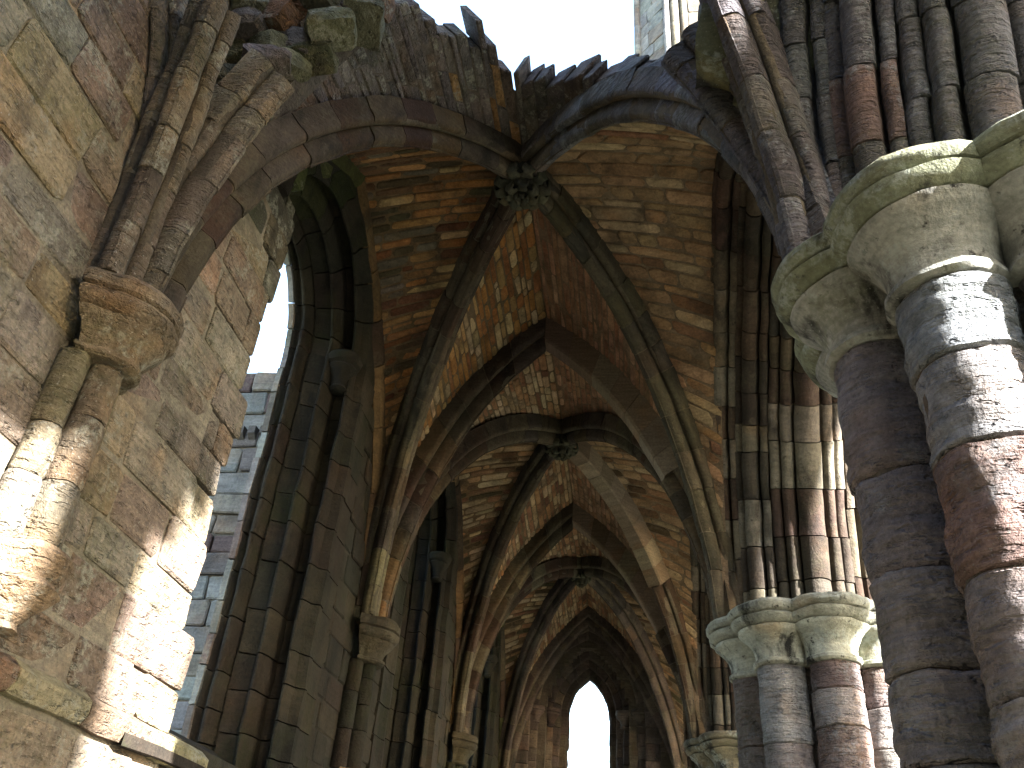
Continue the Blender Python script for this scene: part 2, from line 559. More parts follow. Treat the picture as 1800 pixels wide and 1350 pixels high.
# reveal stones of the broken near jamb
br = Bag()
zz = 2.75
while zz < 7.4:
    h = rng.uniform(.24, .36)
    ye = near_edge(zz + h / 2)
    S_ = (lambda ye: (lambda u, v: (Vector((u, ye - .03, v)), Vector((0, 1, 0)))))(ye)
    x = -3.95
    while x < XW - .2:
        e = min(XW - .1, x + rng.uniform(.3, .6))
        v, f = stone_on(S_, x + .006, e - .006, zz + .006, zz + h - .006, .15, rng.uniform(-.03, .06), cut=.15, jit=.8)
        br.add(v, f, pick(PAL_DAMP + PAL_WALL), .1)
        x = e
    zz += h
br.build('reveal_block', M_WALL, wall, 60)
for (a, b) in ((MID[1] + 1.53, MID[2] - 1.53), (MID[2] + 1.53, MID[3] - 1.53), (MID[3] + 1.53, YE - .1)):
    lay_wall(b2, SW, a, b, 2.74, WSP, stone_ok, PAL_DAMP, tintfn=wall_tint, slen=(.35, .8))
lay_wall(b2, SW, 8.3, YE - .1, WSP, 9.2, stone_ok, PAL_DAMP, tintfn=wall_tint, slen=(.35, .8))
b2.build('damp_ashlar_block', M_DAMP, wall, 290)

# string course under the sill on the near wall
y = .4
string = thing('string_course', (XW, 3.2, 2.6), 'projecting string course of pale yellowish stones along the sunlit wall', 'string course')
while y < 6.5:
    l = rng.uniform(.5, .85)
    prof = [(0, -.09), (.05, -.09), (.085, -.03), (.085, .04), (.02, .09), (0, .09)]
    vs_, fs = [], []
    n = len(prof)
    for i in range(5):
        yy = y + .006 + (l - .012) * i / 4
        for (a, b) in prof:
            vs_.append(wob((XW - .06 + a + (.03 if a > 0 else 0), yy, 2.645 + b), .014, 5))
    for i in range(4):
        for j in range(n):
            k = (j + 1) % n
            fs.append((i * n + j, i * n + k, (i + 1) * n + k, (i + 1) * n + j))
    fs += [tuple(range(n)), tuple(4 * n + j for j in range(n))]
    mk('string_stone', vs_, fs, M_WALL, string, pick([(.36, .32, .18), (.30, .24, .17), (.40, .36, .22), (.27, .19, .14)]))
    y += l

# ------------------------------------------------------------------ lancet window surrounds
def window_profile():
    """(x, o): depth and offset outwards from the outer opening, closed behind in the wall"""
    p0 = [(-4.34, .6), (-4.34, .0), (-4.25, -.005), (-4.235, .012), (-4.235, .6)]
    p = [(-4.235, .6), (-4.235, .0), (-4.20, .01), (-4.17, .035), (-4.13, .04)] + roll(-4.08, .035, .05, 160, 20, 5) + [(-4.0, .10), (-3.96, .10)]
    p2 = [(-3.96, .45), (-3.96, .09), (-3.72, .135)] + roll(-3.67, .13, .045, 160, 20, 5) + [(-3.6, .17), (-3.58, .30), (-3.44, .31)]
    p3 = [(-3.44, .60), (-3.44, .30), (-3.40, .22)] + roll(-3.35, .25, .05, 165, 20, 5) + [(-3.28, .28), (-3.22, .30), (-3.165, .31), (-3.155, .36), (-3.19, .40), (-3.19, .60)]
    fit = lambda q: [(-3.15 + (x + 3.15) * .735, o * 1.55) for x, o in q]
    return [fit(p0), fit(p + [(-3.96, .6)]), fit([(-3.96, .6)] + p2[1:] + [(-3.44, .6)]), fit(p3)]
WP = window_profile()
def lancet(k, near_jamb, pal, mat, label):
    w = thing('lancet_window', (-3.8, MID[k], 2.7), label, 'window', 'lancet windows of the aisle wall')
    mat0, pal0 = mat, pal
    apex = 8.32
    far = Arc((0, MID[k] + WOUT), (0, MID[k]), WSP, apex)
    near = Arc((0, MID[k] - WOUT), (0, MID[k]), WSP, apex)
    def fa(arc):
        def fn(t, o, b):
            q = arc.pt(t, o, 0)
            return (b, q[1], q[2])
        return fn
    def fj(s):
        def fn(t, o, b):
            return (b, MID[k] + s * (WOUT + o), 2.75 + (WSP - 2.75) * t)
        return fn
    for i_, prof in enumerate(WP):
        mat, pal = (M_RUIN, PAL_RUIN) if i_ == 0 else (mat0, pal0)  # outermost order paler: sky light on the outer edge put into its stone
        voussoirs(w, fa(far), far.length(), prof, mat, pal, piece=.36, name='arch_stone', sub=3, core=False, amp=.014)
        voussoirs(w, fa(near), near.length(), prof, mat, (GREEN + PAL_DAMP) if k == 1 and i_ else pal, piece=.36, name='arch_stone', sub=3, core=False, amp=.014)
        voussoirs(w, fj(1), WSP - 2.75, prof, mat, pal, piece=.42, name='jamb_stone', sub=2, core=False, amp=.016)
        if near_jamb:
            voussoirs(w, fj(-1), WSP - 2.75, prof, mat, pal, piece=.42, name='jamb_stone', sub=2, core=False, amp=.016)
    # capital of the lost nook shaft
    for s in ((1, -1) if near_jamb else (1,)):
        cx, cy = -3.39, MID[k] + s * (WOUT + .31)
        lathe('nook_capital', cx, cy, [(6.92, .075), (6.95, .115), (6.99, .085), (7.08, .10), (7.18, .15), (7.22, .19), (7.25, .17), (7.28, .21), (7.35, .225), (7.40, .20)], mat, w, pick(pal), 18, .01)
    # sloping sill
    v = []
    for x, z in ((-4.05, 2.62), (-4.05, 3.02), (-3.75, 2.98), (-3.22, 2.66), (-3.14, 2.62), (-3.14, 2.55), (-3.22, 2.55)):
        for yy in np.linspace(MID[k] - 1.48, MID[k] + 1.48, 7):
            v.append(wob((x, yy, z), .02, 3))
    f = [(i * 7 + j, i * 7 + j + 1, (i + 1) * 7 + j + 1, (i + 1) * 7 + j) for i in range(6) for j in range(6)]
    mk('sill', v, f, mat, w, pick(PAL_DAMP))
    return w

def lathe(name, cx, cy, prof, mat, parent, tint, n=20, amp=.01, sc=5, a0=0., a1=360., label=None, erode=0.):
    V_, F_ = [], []
    full = abs(a1 - a0 - 360) < 1e-6
    m = n if full else n + 1
    for (z, r_) in prof:
        r0_ = r_
        for i in range(m):
            a = R(a0 + (a1 - a0) * i / n)
            if erode:
                q_ = Vector((cx + r0_ * math.cos(a), cy + r0_ * math.sin(a), z))
                w_ = noise.noise(Vector((q_.x * 2.2, q_.y * 2.2, q_.z * 11))) + .6 * noise.noise(Vector((q_.x * 5, q_.y * 5, q_.z * 27)))
                m_ = .5 + .5 * noise.noise(q_ * 1.7)
                r_ = r0_ * (1 + erode * (w_ * (.35 + m_) - .25))
            V_.append(wob((cx + r_ * math.cos(a), cy + r_ * math.sin(a), z), amp, sc))
    for k in range(len(prof) - 1):
        for i in range(n):
            j = (i + 1) % m
            F_.append((k * m + i, k * m + j, (k + 1) * m + j, (k + 1) * m + i))
    F_.append(tuple(range(m - 1, -1, -1)))
    F_.append(tuple((len(prof) - 1) * m + i for i in range(m)))
    return mk(name, V_, F_, mat, parent, tint, label=label)

lancet(1, False, PAL_DAMP, M_DAMP, 'nearest tall lancet opening with mossy arch and bright sky and pale buttress behind')
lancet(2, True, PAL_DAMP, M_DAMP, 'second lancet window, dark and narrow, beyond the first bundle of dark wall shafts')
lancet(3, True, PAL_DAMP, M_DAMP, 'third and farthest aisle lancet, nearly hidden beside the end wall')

# ------------------------------------------------------------------ wall shafts with capitals and corbels
def wall_shaft(k, pal, mat, label, capcol):
    cx, cy = XW + .1, P[k]
    t = thing('wall_shaft', (XW, cy, 3.0), label, 'wall shaft', 'corbelled shafts of the aisle wall')
    for dx, dy, r_ in ((.05, 0, .10), (-.05, -.165, .09), (-.05, .165, .09)):
        sh = None
        z = 3.17
        n = 0
        while z < 4.29:
            h = rng.uniform(.24, .42)
            if 4.32 - (z + h) < .18: h = 4.32 - z
            if k == 1 and dy > 0 and 3.55 < z + h / 2 < 3.95:
                z += h; continue
            rr = r_ * rng.uniform(.95, 1.06)
            lathe('shaft_drum', cx + dx + rng.uniform(-.008, .008), cy + dy, [(z + .004, rr * .93), (z + .02, rr), (z + h / 2, rr * 1.01), (z + h - .02, rr), (z + h - .004, rr * .93)], mat, t, pick(pal), 18, .014, 6)
            z += h
    # backing between the shafts
    # capital: half octagon bell and abacus following three lobes
    def lobed(zr):
        V_, F_ = [], []
        n = 36
        for (z, g) in zr:
            for i in range(n + 1):
                a = math.pi * i / n - math.pi / 2
                dirx, diry = math.cos(a), math.sin(a)
                best = 0
                for dx, dy, r_ in ((.05, 0, .10), (-.05, -.165, .09), (-.05, .165, .09)):
                    rr = r_ + g
                    q = dx * dirx + dy * diry
                    disc = q * q - (dx * dx + dy * dy - rr * rr)
                    if disc > 0: best = max(best, q + math.sqrt(disc))
                best = max(best, .2 + g)
                V_.append(wob((cx + best * dirx, cy + best * diry, z), .012, 5))
        m = n + 1
        for r_ in range(len(zr) - 1):
            for i in range(n):
                F_.append((r_ * m + i, r_ * m + i + 1, (r_ + 1) * m + i + 1, (r_ + 1) * m + i))
        F_.append(tuple(range(m - 1, -1, -1))); F_.append(tuple((len(zr) - 1) * m + i for i in range(m)))
        return V_, F_
    v, f = lobed([(4.30, .005), (4.32, .03), (4.345, .028), (4.36, .0), (4.40, .008), (4.46, .045), (4.51, .095), (4.54, .115)])
    mk('capital_bell', v, f, M_RIB if k > 1 else M_WALL, t, capcol)
    v, f = lobed([(4.545, .10), (4.57, .13), (4.60, .155), (4.64, .16), (4.665, .125), (4.68, .155), (4.74, .165), (4.785, .135)])
    mk('abacus', v, f, M_RIB if k > 1 else M_WALL, t, tuple(c * .9 for c in capcol))
    # corbel
    v, f = lobed([(2.76, -.16), (2.80, -.12), (2.88, -.06), (2.94, .0), (2.98, .03), (3.02, -.01), (3.07, .02), (3.14, .04), (3.18, .01)])
    mk('corbel', v, f, M_WALL, t, (.34, .24, .15))
    return t
wall_shaft(1, [(.30, .24, .17), (.27, .22, .16), (.33, .26, .16), (.26, .22, .19)], M_WALL, 'nearest triple shaft on the wall, brown capital above and orange corbel below', (.30, .235, .16))
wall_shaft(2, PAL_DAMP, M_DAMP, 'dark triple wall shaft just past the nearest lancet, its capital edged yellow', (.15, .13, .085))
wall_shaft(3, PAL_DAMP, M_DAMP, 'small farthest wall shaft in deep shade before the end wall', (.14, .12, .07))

# ------------------------------------------------------------------ clustered piers of the arcade
SH_A, SH_R = .68, .245
def octofoil(a, r_, th, phase=0.):
    st = math.pi / 4
    ph = (th - phase + st / 2) % st - st / 2
    q = r_ * r_ - (a * math.sin(ph)) ** 2
    base = a * math.cos(ph) + (math.sqrt(q) if q > 0 else 0)
    return max(base, a * .98)

PH = 0.0
def pier(k, pal, label, z_bot, capcol, mat_cap=M_CAP):
    cx, cy = PIER_X, P[k]
    t = thing('clustered_pier', (cx, cy, 0), label, 'pier', 'clustered piers of the arcade')
    lathe('pier_core', cx, cy, [(0, .66), (4.3, .66)], M_PIER, t, (.14, .12, .10), 24, .01)
    fine = (k == 1)
    for i in range(8):
        a = i * math.pi / 4 + PH
        sx, sy = cx + SH_A * math.cos(a), cy + SH_A * math.sin(a)
        visible = math.cos(a - math.atan2(-cy, -cx)) > -.35
        sh = None
        z = 0.0
        while z < 4.26:
            h = rng.uniform(.34, .58)
            if z < z_bot: h = z_bot if visible else 4.27
            if 4.27 - (z + h) < .25: h = 4.27 - z
            rr = SH_R * rng.uniform(.975, 1.025)
            nz = 16 if fine and visible else 6
            prof = [(z + .003, rr * .94)]
            for q in range(nz + 1):
                zz_ = z + .015 + (h - .03) * q / nz
                er = .012 * noise.noise(Vector((i * 5.1, k * 3.3, zz_ * 9))) + .008 * noise.noise(Vector((i * 5.1, k * 3.3, zz_ * 23)))
                prof.append((zz_, rr * (1.0 + er * (3.2 if fine else 2.0))))
            prof.append((z + h - .003, rr * .94))
            tn = pick(pal)
            if k == 1 and i == 5 and z > 3.2: tn = pick([(.42, .42, .43), (.46, .46, .46)])
            if k == 1 and i == 5 and 2.6 < z <= 3.2: tn = (.34, .23, .19)
            if sh is None:
                sh = lathe('shaft', sx, sy, [(0, SH_R * .9), (4.25, SH_R * .9)], M_MORT, t, (.16, .14, .12), 16, 0)
            lathe('shaft_drum', sx + rng.uniform(-.006, .006), sy + rng.uniform(-.006, .006), prof, M_PIER, sh, tn, 40 if fine and visible else 22, .014, 7, erode=.06 if fine else .035)
            z += h
    # capital: neck ring, bell, undercut abacus; each an octofoil
    def oct_mesh(zr, amp, n=128):
        V_, F_ = [], []
        for (z, a_, r_) in zr:
            for i in range(n):
                th = 2 * math.pi * i / n
                q = octofoil(a_, r_, th, PH)
                V_.append(wob((cx + q * math.cos(th), cy + q * math.sin(th), z), amp, 3.5))
        for r_ in range(len(zr) - 1):
            for i in range(n):
                j = (i + 1) % n
                F_.append((r_ * n + i, r_ * n + j, (r_ + 1) * n + j, (r_ + 1) * n + i))
        F_.append(tuple(range(n - 1, -1, -1))); F_.append(tuple((len(zr) - 1) * n + i for i in range(n)))
        return V_, F_
    cap = mk('capital', *oct_mesh([(4.26, SH_A, .235), (4.265, SH_A, .265), (4.285, SH_A, .283), (4.315, SH_A, .28), (4.33, SH_A, .25),
                                   (4.40, SH_A, .25), (4.46, SH_A + .005, .265), (4.52, SH_A + .01, .30), (4.565, SH_A + .015, .345), (4.60, SH_A + .02, .385), (4.625, SH_A + .02, .395), (4.64, SH_A + .02, .37)], .014), M_CAP, t, capcol)
    mk('abacus', *oct_mesh([(4.635, SH_A + .02, .36), (4.645, SH_A + .02, .40), (4.68, SH_A + .03, .44), (4.72, SH_A + .03, .455), (4.735, SH_A + .03, .43), (4.745, SH_A + .02, .425),
                            (4.755, SH_A + .03, .45), (4.79, SH_A + .03, .475), (4.83, SH_A + .03, .475), (4.86, SH_A + .03, .45), (4.865, .5, .3)], .018), mat_cap, cap, (.24, .24, .16) if k == 1 else tuple(c * .85 for c in capcol))
    return t
pier(1, [(.40, .36, .34), (.36, .32, .30), (.43, .38, .345), (.38, .345, .33)], 'huge nearest pier of rounded shafts with mossy lobed capital', 1.2, (.36, .34, .30))
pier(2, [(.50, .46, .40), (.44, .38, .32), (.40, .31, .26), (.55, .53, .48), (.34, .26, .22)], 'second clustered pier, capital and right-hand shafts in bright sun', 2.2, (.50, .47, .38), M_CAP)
pier(3, PAL_ARC, 'third pier, mostly hidden behind the sunlit second one', 3.2, (.24, .20, .14))

# ------------------------------------------------------------------ arcade arches
HS, ZC = 2.5, 8.45         # half span and crown of the soffit
def order(rolls, d0, d1, back):
    """profile through rolls (x, o, r) facing angle d0..d1, closed by back points"""
    p = [back[0]]
    for i, (x, o, r_) in enumerate(rolls):
        for q in range(7):
            a = R(d0 + (d1 - d0) * q / 6)
            p.append((x + r_ * math.cos(a), o + r_ * math.sin(a)))
        if i < len(rolls) - 1:
            x2, o2, r2 = rolls[i + 1]
            mx, mo = (x + x2) / 2, (o + o2) / 2
            p.append((mx + .05 * abs(math.cos(R((d0 + d1) / 2))) * (1 if math.cos(R((d0 + d1) / 2)) < 0 else -1), mo + .06))
    return p + list(back[1:])
O1 = order([(.955, .50, .045), (1.03, .43, .085), (1.17, .36, .05)], 130, 300, [(.99, .555), (1.24, .44), (1.24, .555)])
O2 = order([(1.24, .34, .055), (1.35, .23, .095), (1.5, .17, .055)], 130, 300, [(1.2, .54), (1.57, .25), (1.57, .54)])
O3 = order([(1.61, .13, .06), (1.73, .045, .06), (1.95, .03, .14), (2.17, .045, .06), (2.29, .13, .06)], 190, 350, [(1.57, .5), (2.33, .5)])
mir = lambda pr: [(2 * PIER_X - x, o) for x, o in pr]
def arcade(k, pal, mat, label, halves=('near', 'far'), detail=True):
    t = thing('arcade_arch', (PIER_X, MID[k], 4.87), label, 'arch', 'moulded arches of the arcade')
    for hf in halves:
        s = -1 if hf == 'near' else 1
        arc = Arc((0, MID[k] + s * HS), (0, MID[k]), 4.868, ZC)
        def fn(t_, o, b, arc=arc):
            q = arc.pt(t_, o, 0)
            return (b, q[1], q[2])
        for pr, pc, nm in ((O1, .38, 'outer_voussoir'), (O2, .42, 'inner_voussoir'), (O3, .45, 'soffit_voussoir')):
            voussoirs(t, fn, arc.length(), pr, mat, pal, piece=pc, amp=.013, name=nm, core=False, gap=.006, sub=3)
        if detail:
            for pr in (mir(O2), mir(O1)):
                voussoirs(t, fn, arc.length(), pr, mat, pal, piece=.6, amp=.012, name='outer_voussoir', core=False, sub=2)
        # solid core behind the orders
        core = [(1.12, .53), (1.3, .42), (1.62, .3), (2.28, .3), (2.6, .42), (2.78, .53)]
        ts = [.003 + .994 * i / 20 for i in range(21)]
        v, f = sweep_piece(fn, ts, core, 0)
        mk('arch_core', v, f, M_MORT, t, (.13, .11, .09))
    return t
arcade(0, PAL_RIBR + [(.27, .19, .15), (.30, .24, .20)], M_PIER, 'arch overhead springing from the nearest mossy capital towards the viewer')
arcade(1, PAL_ARC, M_RIB, 'tall moulded arch between the nearest pier and the sunlit second pier')
arcade(2, PAL_ARC, M_RIB, 'moulded arch behind the second pier, deep in shade', detail=False)
arcade(3, PAL_ARC, M_RIB, 'last moulded arch of the row, meeting the end wall', detail=False)

arc_cut = Arc((0, -HS - .62), (0, 0), 4.868, ZC + .62)
def spandrel_ok(y, z):
    for k in range(4):
        d = abs(y - MID[k])
        rr = HS + .58
        if d < rr:
            cc = Arc((0, -HS), (0, 0), 4.868, ZC)
            q = (cc.r + .6) ** 2 - (d + cc.c) ** 2
            if q > 0 and z < 4.868 + math.sqrt(q): return False
    if y < 3.3: return 7.0 < z < 13.5 + .4 * noise.noise(Vector((y, 5, 0)))  # raised over the near bay, out of view, to shut out sky light
    top = 9.3 + .35 * noise.noise(Vector((y * .9, 2, 0))) - (1.1 if y < 4.5 and y > 2.6 else 0)
    return z < top and z > 7.0
upper = thing('arcade_wall', (PIER_X, 9, 4.9), 'ragged spandrel wall standing above the arcade arches, blue in shade', 'wall')
slab('spandrel', upper, 'y', -2.5, YE, 4.9, 14.0, 1.0, 2.9, spandrel_ok, M_RUIN, (.30, .27, .24), .13)

# ------------------------------------------------------------------ vault curves
ZB = 9.24          # web height at the bosses
CZ = {1: ZB, 2: ZB, 3: ZB}
def diag(k, side, end):
    s = XW + .06 if side == 'L' else XA - .02
    p = P[k] if end == 'near' else P[k + 1]
    dy = .17 if end == 'near' else -.17
    return Arc((s, p + dy), (XR, MID[k]), 5.32 if (k, side, end) == (1, 'R', 'near') else 5.06, CZ[k])
def trans(j, side, ze=9.2):
    s = XW + .06 if side == 'L' else XA - .02
    return Arc((s, P[j]), (XR, P[j]), 5.1 if side == 'L' else 5.18, ze)
def wallarch(k, side, end):
    x = XW + .0 if side == 'L' else XA + .12
    p = P[k] if end == 'near' else P[k + 1]
    dy = .17 if end == 'near' else -.17
    return Arc((x, p + dy), (x, MID[k]), ZS, 9.12 if side == 'L' else 8.98)

def rib_thing(arc, label, pal, mat, prof=RIB, t0=None, t1=1., piece=.5, group='vault ribs', name='vault_rib', new_from=None):
    t = thing(name, tuple(arc.S + Vector((0, 0, ZS))), label, 'rib', group)
    if t0 is None: t0 = -(arc.z0 - (4.76 if arc.S.x < 0 else 4.86)) / arc.length()
    back = .34 if arc.S.x > 0 else .12      # the ribs merge into the springer above the capital
    def fn(t_, o, b):
        return arc.pt(t_, o + back * max(0., 1 - t_ / .5) ** 1.6, b)
    if new_from is None:
        voussoirs(t, fn, arc.length(), prof, mat, pal, t0, t1, piece)
    else:
        voussoirs(t, fn, arc.length(), prof, mat, pal, t0, new_from, piece)
        voussoirs(t, fn, arc.length(), RIB_NEW, M_NEW, PAL_NEW, new_from, t1, piece * .85, name='repair_voussoir', gap=.003, amp=.002, off=.002)
    return t

rib_thing(diag(1, 'L', 'near'), 'curved rib crossing upper left under the broken vault edge to the near boss', PAL_RIB, M_RIB, piece=.55)
rib_thing(diag(1, 'L', 'far'), 'pale and dark banded rib running down left from the near carved boss', PAL_RIB + [(.33, .30, .19)], M_RIB, piece=.48)
rib_thing(diag(1, 'R', 'near'), 'bluish rib arching from the near boss to the big mossy capital', PAL_RIBR, M_PIER, piece=.5)
rib_thing(diag(1, 'R', 'far'), 'greenish rib descending right from the near carved boss', [(.17, .155, .10), (.14, .13, .09), (.19, .17, .12), (.13, .12, .10)], M_RIB, piece=.5)
rib_thing(diag(2, 'L', 'near'), 'low rib of the second bay, springing from the dark wall shaft', PAL_RIB, M_RIB)
rib_thing(diag(2, 'L', 'far'), 'second-bay rib with one pale joint, descending left from the middle boss', PAL_RIB, M_RIB)
rib_thing(diag(2, 'R', 'near'), 'second-bay rib curving over to the sunlit pier from the middle boss', PAL_RIB, M_RIB)
rib_thing(diag(2, 'R', 'far'), 'smooth repaired brown rib descending right from the middle boss', PAL_RIB, M_RIB, new_from=.42)
rib_thing(diag(3, 'L', 'near'), 'far-bay rib rising from the last wall shaft to the far crossing', PAL_RIB, M_RIB)
rib_thing(diag(3, 'L', 'far'), 'far-bay rib descending left beside the end window arch', PAL_END, M_RIB)
rib_thing(diag(3, 'R', 'near'), 'far-bay rib curving to the third pier from the far crossing', PAL_RIB, M_RIB)
rib_thing(diag(3, 'R', 'far'), 'far-bay rib descending right beside the end window arch', PAL_END, M_RIB)
rib_thing(trans(2, 'L'), 'mossy moulded cross rib rising left to right between first and second bays', PAL_RIB + [(.30, .19, .09)], M_RIB)
rib_thing(trans(2, 'R'), 'smooth repaired cross rib of plain brown blocks between first and second bays', PAL_RIB, M_RIB, new_from=.36)
rib_thing(trans(3, 'L'), 'dark moulded cross rib on the left between second and third bays', PAL_RIB, M_RIB)
rib_thing(trans(3, 'R'), 'smooth repaired cross rib of grey-brown blocks between second and third bays', PAL_RIB, M_RIB, new_from=.36)
rib_thing(trans(4, 'L'), 'dark wall rib framing the left of the end window', PAL_END, M_RIB)
rib_thing(trans(4, 'R'), 'dark wall rib framing the right of the end window', PAL_END, M_RIB)
# broken stubs of the fallen bay over the viewer
d0L = Arc((XW + .06, P[1] - .17), (XR, MID[0]), ZS, ZB)
d0R = Arc((XA - .02, P[1] - .17), (XR, MID[0]), ZS, ZB)
rib_thing(d0L, 'broken diagonal rib stub above the nearest wall capital', [(.24, .19, .13), (.20, .16, .12), (.27, .21, .14)], M_WALL, t1=.36, piece=.42)
rib_thing(trans(1, 'L'), 'broken cross rib stub leaning out from the nearest wall shaft', [(.24, .20, .14), (.20, .17, .13), (.27, .22, .15)], M_WALL, t1=.44, piece=.42)
rib_thing(d0R, 'broken diagonal rib stub over the mossy pier capital', PAL_RIBR, M_PIER, t1=.34, piece=.45)
rib_thing(trans(1, 'R'), 'broken cross rib stub with mossy end beside the bluish rib', PAL_RIBR, M_PIER, t1=.42, piece=.5)
# wall ribs along the north wall
for k in (1, 2, 3):
    for e in ('near', 'far'):
        a = wallarch(k, 'L', e)
        lb = {(1, 'near'): 'slim wall rib in the green corner above the nearest lancet', (1, 'far'): 'slim orange wall rib edging the first vault bay',
              (2, 'near'): 'slim wall rib over the near side of the second lancet', (2, 'far'): 'slim reddish wall rib edging the second vault bay',
              (3, 'near'): 'slim wall rib over the near side of the third lancet', (3, 'far'): 'slim wall rib beside the end wall corner'}[(k, e)]
        t = thing('wall_rib', tuple(a.S + Vector((0, 0, ZS))), lb, 'rib', 'vault ribs')
        def fn(t_, o, b, a=a):
            return a.pt(t_, o, b)
        sg = 1 if a.B.x > 0 else -1
        pr = [(-.06 * sg, .06), (-.06 * sg, -.10), (.0, -.14), (.07 * sg, -.10), (.10 * sg, -.03), (.10 * sg, .06)]
        pal = [(.34, .22, .10), (.30, .20, .10), (.12, .085, .06), (.36, .25, .13)] if (k, e) in ((1, 'far'), (2, 'far')) else GREEN + PAL_RIB
        voussoirs(t, fn, a.length(), pr, M_RIB, pal, piece=.7, core=False)
# short wall-rib stub at the near springer
a = Arc((XW + .02, P[1] - .06), (XW + .02, MID[0]), ZS, 9.1)
t = thing('wall_rib', tuple(a.S + Vector((0, 0, ZS))), 'outermost rib stub hugging the near wall above the brown capital', 'rib', 'vault ribs')
voussoirs(t, lambda t_, o, b: a.pt(t_, o + .17 * max(0., 1 - t_ / .4), b), a.length(), RIB_S, M_WALL, [(.24, .20, .15), (.21, .17, .13), (.30, .27, .20)], -.07, .62, .5)

# ------------------------------------------------------------------ vault webs
def damp_mix(pal, dark, fn):
    def g(u, v):
        return pick(dark, .2) if rng.random() < fn(u, v) else pick(pal, .22)
    return g
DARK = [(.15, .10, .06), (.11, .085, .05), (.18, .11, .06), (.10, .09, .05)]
GREYD = [(.22, .20, .16), (.17, .16, .12), (.26, .23, .18)]
def lateral(k, side, pal, label, cap, tintfn=None, course=(.075, .14), slen=(.24, .66)):
    t = thing('vault_web', (XW if side == 'L' else XA, MID[k], 8.9), label, 'vault', 'vault webs of the aisle')
    bag = Bag()
    for e in ('near', 'far'):
        ed, dg = wallarch(k, side, e), diag(k, side, e)
        S = web_surface(ed, dg, .06, Vector((XR, MID[k], 5)))
        lay_web(bag, S, ed, pal, course, slen, tintfn=tintfn, proud=(-.008, .012) if side == 'L' else (-.006, .012))
        us = [0, .02, .05, .1, .16, .23, .3, .4, .5, .6, .7, .8, .9, 1.0]
        v, f = surf_mesh(S, us, [0, .25, .5, .75, 1.0], -.018)
        mk('mortar', v, f, M_MORT, t, (.27, .18, .10) if side == 'L' else (.30, .23, .16))
        v, f = surf_mesh(S, us, [0, .25, .5, .75, 1.0], -.30)
        mk('web_back', v, f, M_MORT, t, (.25, .22, .18))
    bag.build('web_stone', M_WEB, t, cap)
def forward(k, end, palL, palR, label, cap, course=(.075, .135), slen=(.2, .5)):
    j = k if end == 'near' else k + 1
    t = thing('vault_web', (XR, (P[j] + MID[k]) / 2, 9.0), label, 'vault', 'vault webs of the aisle')
    bag = Bag()
    for side, pal in (('L', palL), ('R', palR)):
        ed, dg = trans(j, side), diag(k, side, end)
        S = web_surface(ed, dg, .05, Vector((XR, P[j], 5)))
        lay_web(bag, S, ed, pal, course, slen if side == 'L' or k > 1 else (.35, .9), proud=(-.006, .015) if side == 'L' else (-.010, .005))
        us = [0, .02, .05, .1, .16, .23, .3, .4, .5, .6, .7, .8, .9, 1.0]
        v, f = surf_mesh(S, us, [0, .25, .5, .75, 1.0], -.018)
        mk('mortar', v, f, M_MORT, t, (.26, .19, .12) if side == 'L' else (.36, .25, .17))
        v, f = surf_mesh(S, us, [0, .25, .5, .75, 1.0], -.30)
        mk('web_back', v, f, M_MORT, t, (.25, .22, .18))
    bag.build('web_stone', M_WEB, t, cap)
def tintL1(u, v):
    # damp dark patch near the wall and the crown
    if rng.random() < max(0, .6 * (1 - v * 1.6)) * (1 if u > .25 else .3): return pick(GREYD + DARK, .2)
    if rng.random() < (.35 if u > .8 else .18): return pick(DARK, .2)
    return pick(PAL_WEB_L, .22)
lateral(1, 'L', PAL_WEB_L, 'orange-brown vault web of rough stones over the nearest lancet', 290, tintL1)
lateral(1, 'R', PAL_WEB_R, 'tan vault web of long thin stones at the right of the first bay', 290, None, (.09, .19), (.3, .8))
forward(1, 'far', PAL_WEB_F, PAL_WEB_P, 'vault web beyond the near boss, golden stones left and smooth pink right', 290)
lateral(2, 'L', PAL_WEB_2, 'left vault web of the second bay, pale stones with dark red ones', 290, damp_mix(PAL_WEB_2, DARK, lambda u, v: .25 + (.4 if u > .85 else 0)))
lateral(2, 'R', PAL_WEB_R + DARK[:2], 'right vault web of the second bay with a few whitewashed stones', 250, None, (.10, .18), (.3, .7))
forward(2, 'near', PAL_WEB_2 + [(.60, .52, .38)], PAL_WEB_P, 'web of small upright cream stones between cross rib and middle boss', 290)
forward(2, 'far', PAL_WEB_2, [(.44, .32, .24), (.40, .27, .19), (.48, .38, .28)], 'upright-coursed web just beyond the middle boss', 200)
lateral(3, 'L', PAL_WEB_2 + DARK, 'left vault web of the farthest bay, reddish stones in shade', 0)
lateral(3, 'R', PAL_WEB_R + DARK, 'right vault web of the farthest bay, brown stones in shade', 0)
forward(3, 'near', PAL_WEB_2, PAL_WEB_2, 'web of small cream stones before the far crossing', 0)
forward(3, 'far', PAL_WEB_2, PAL_WEB_2, 'last web of vault stones above the end window arch', 0)

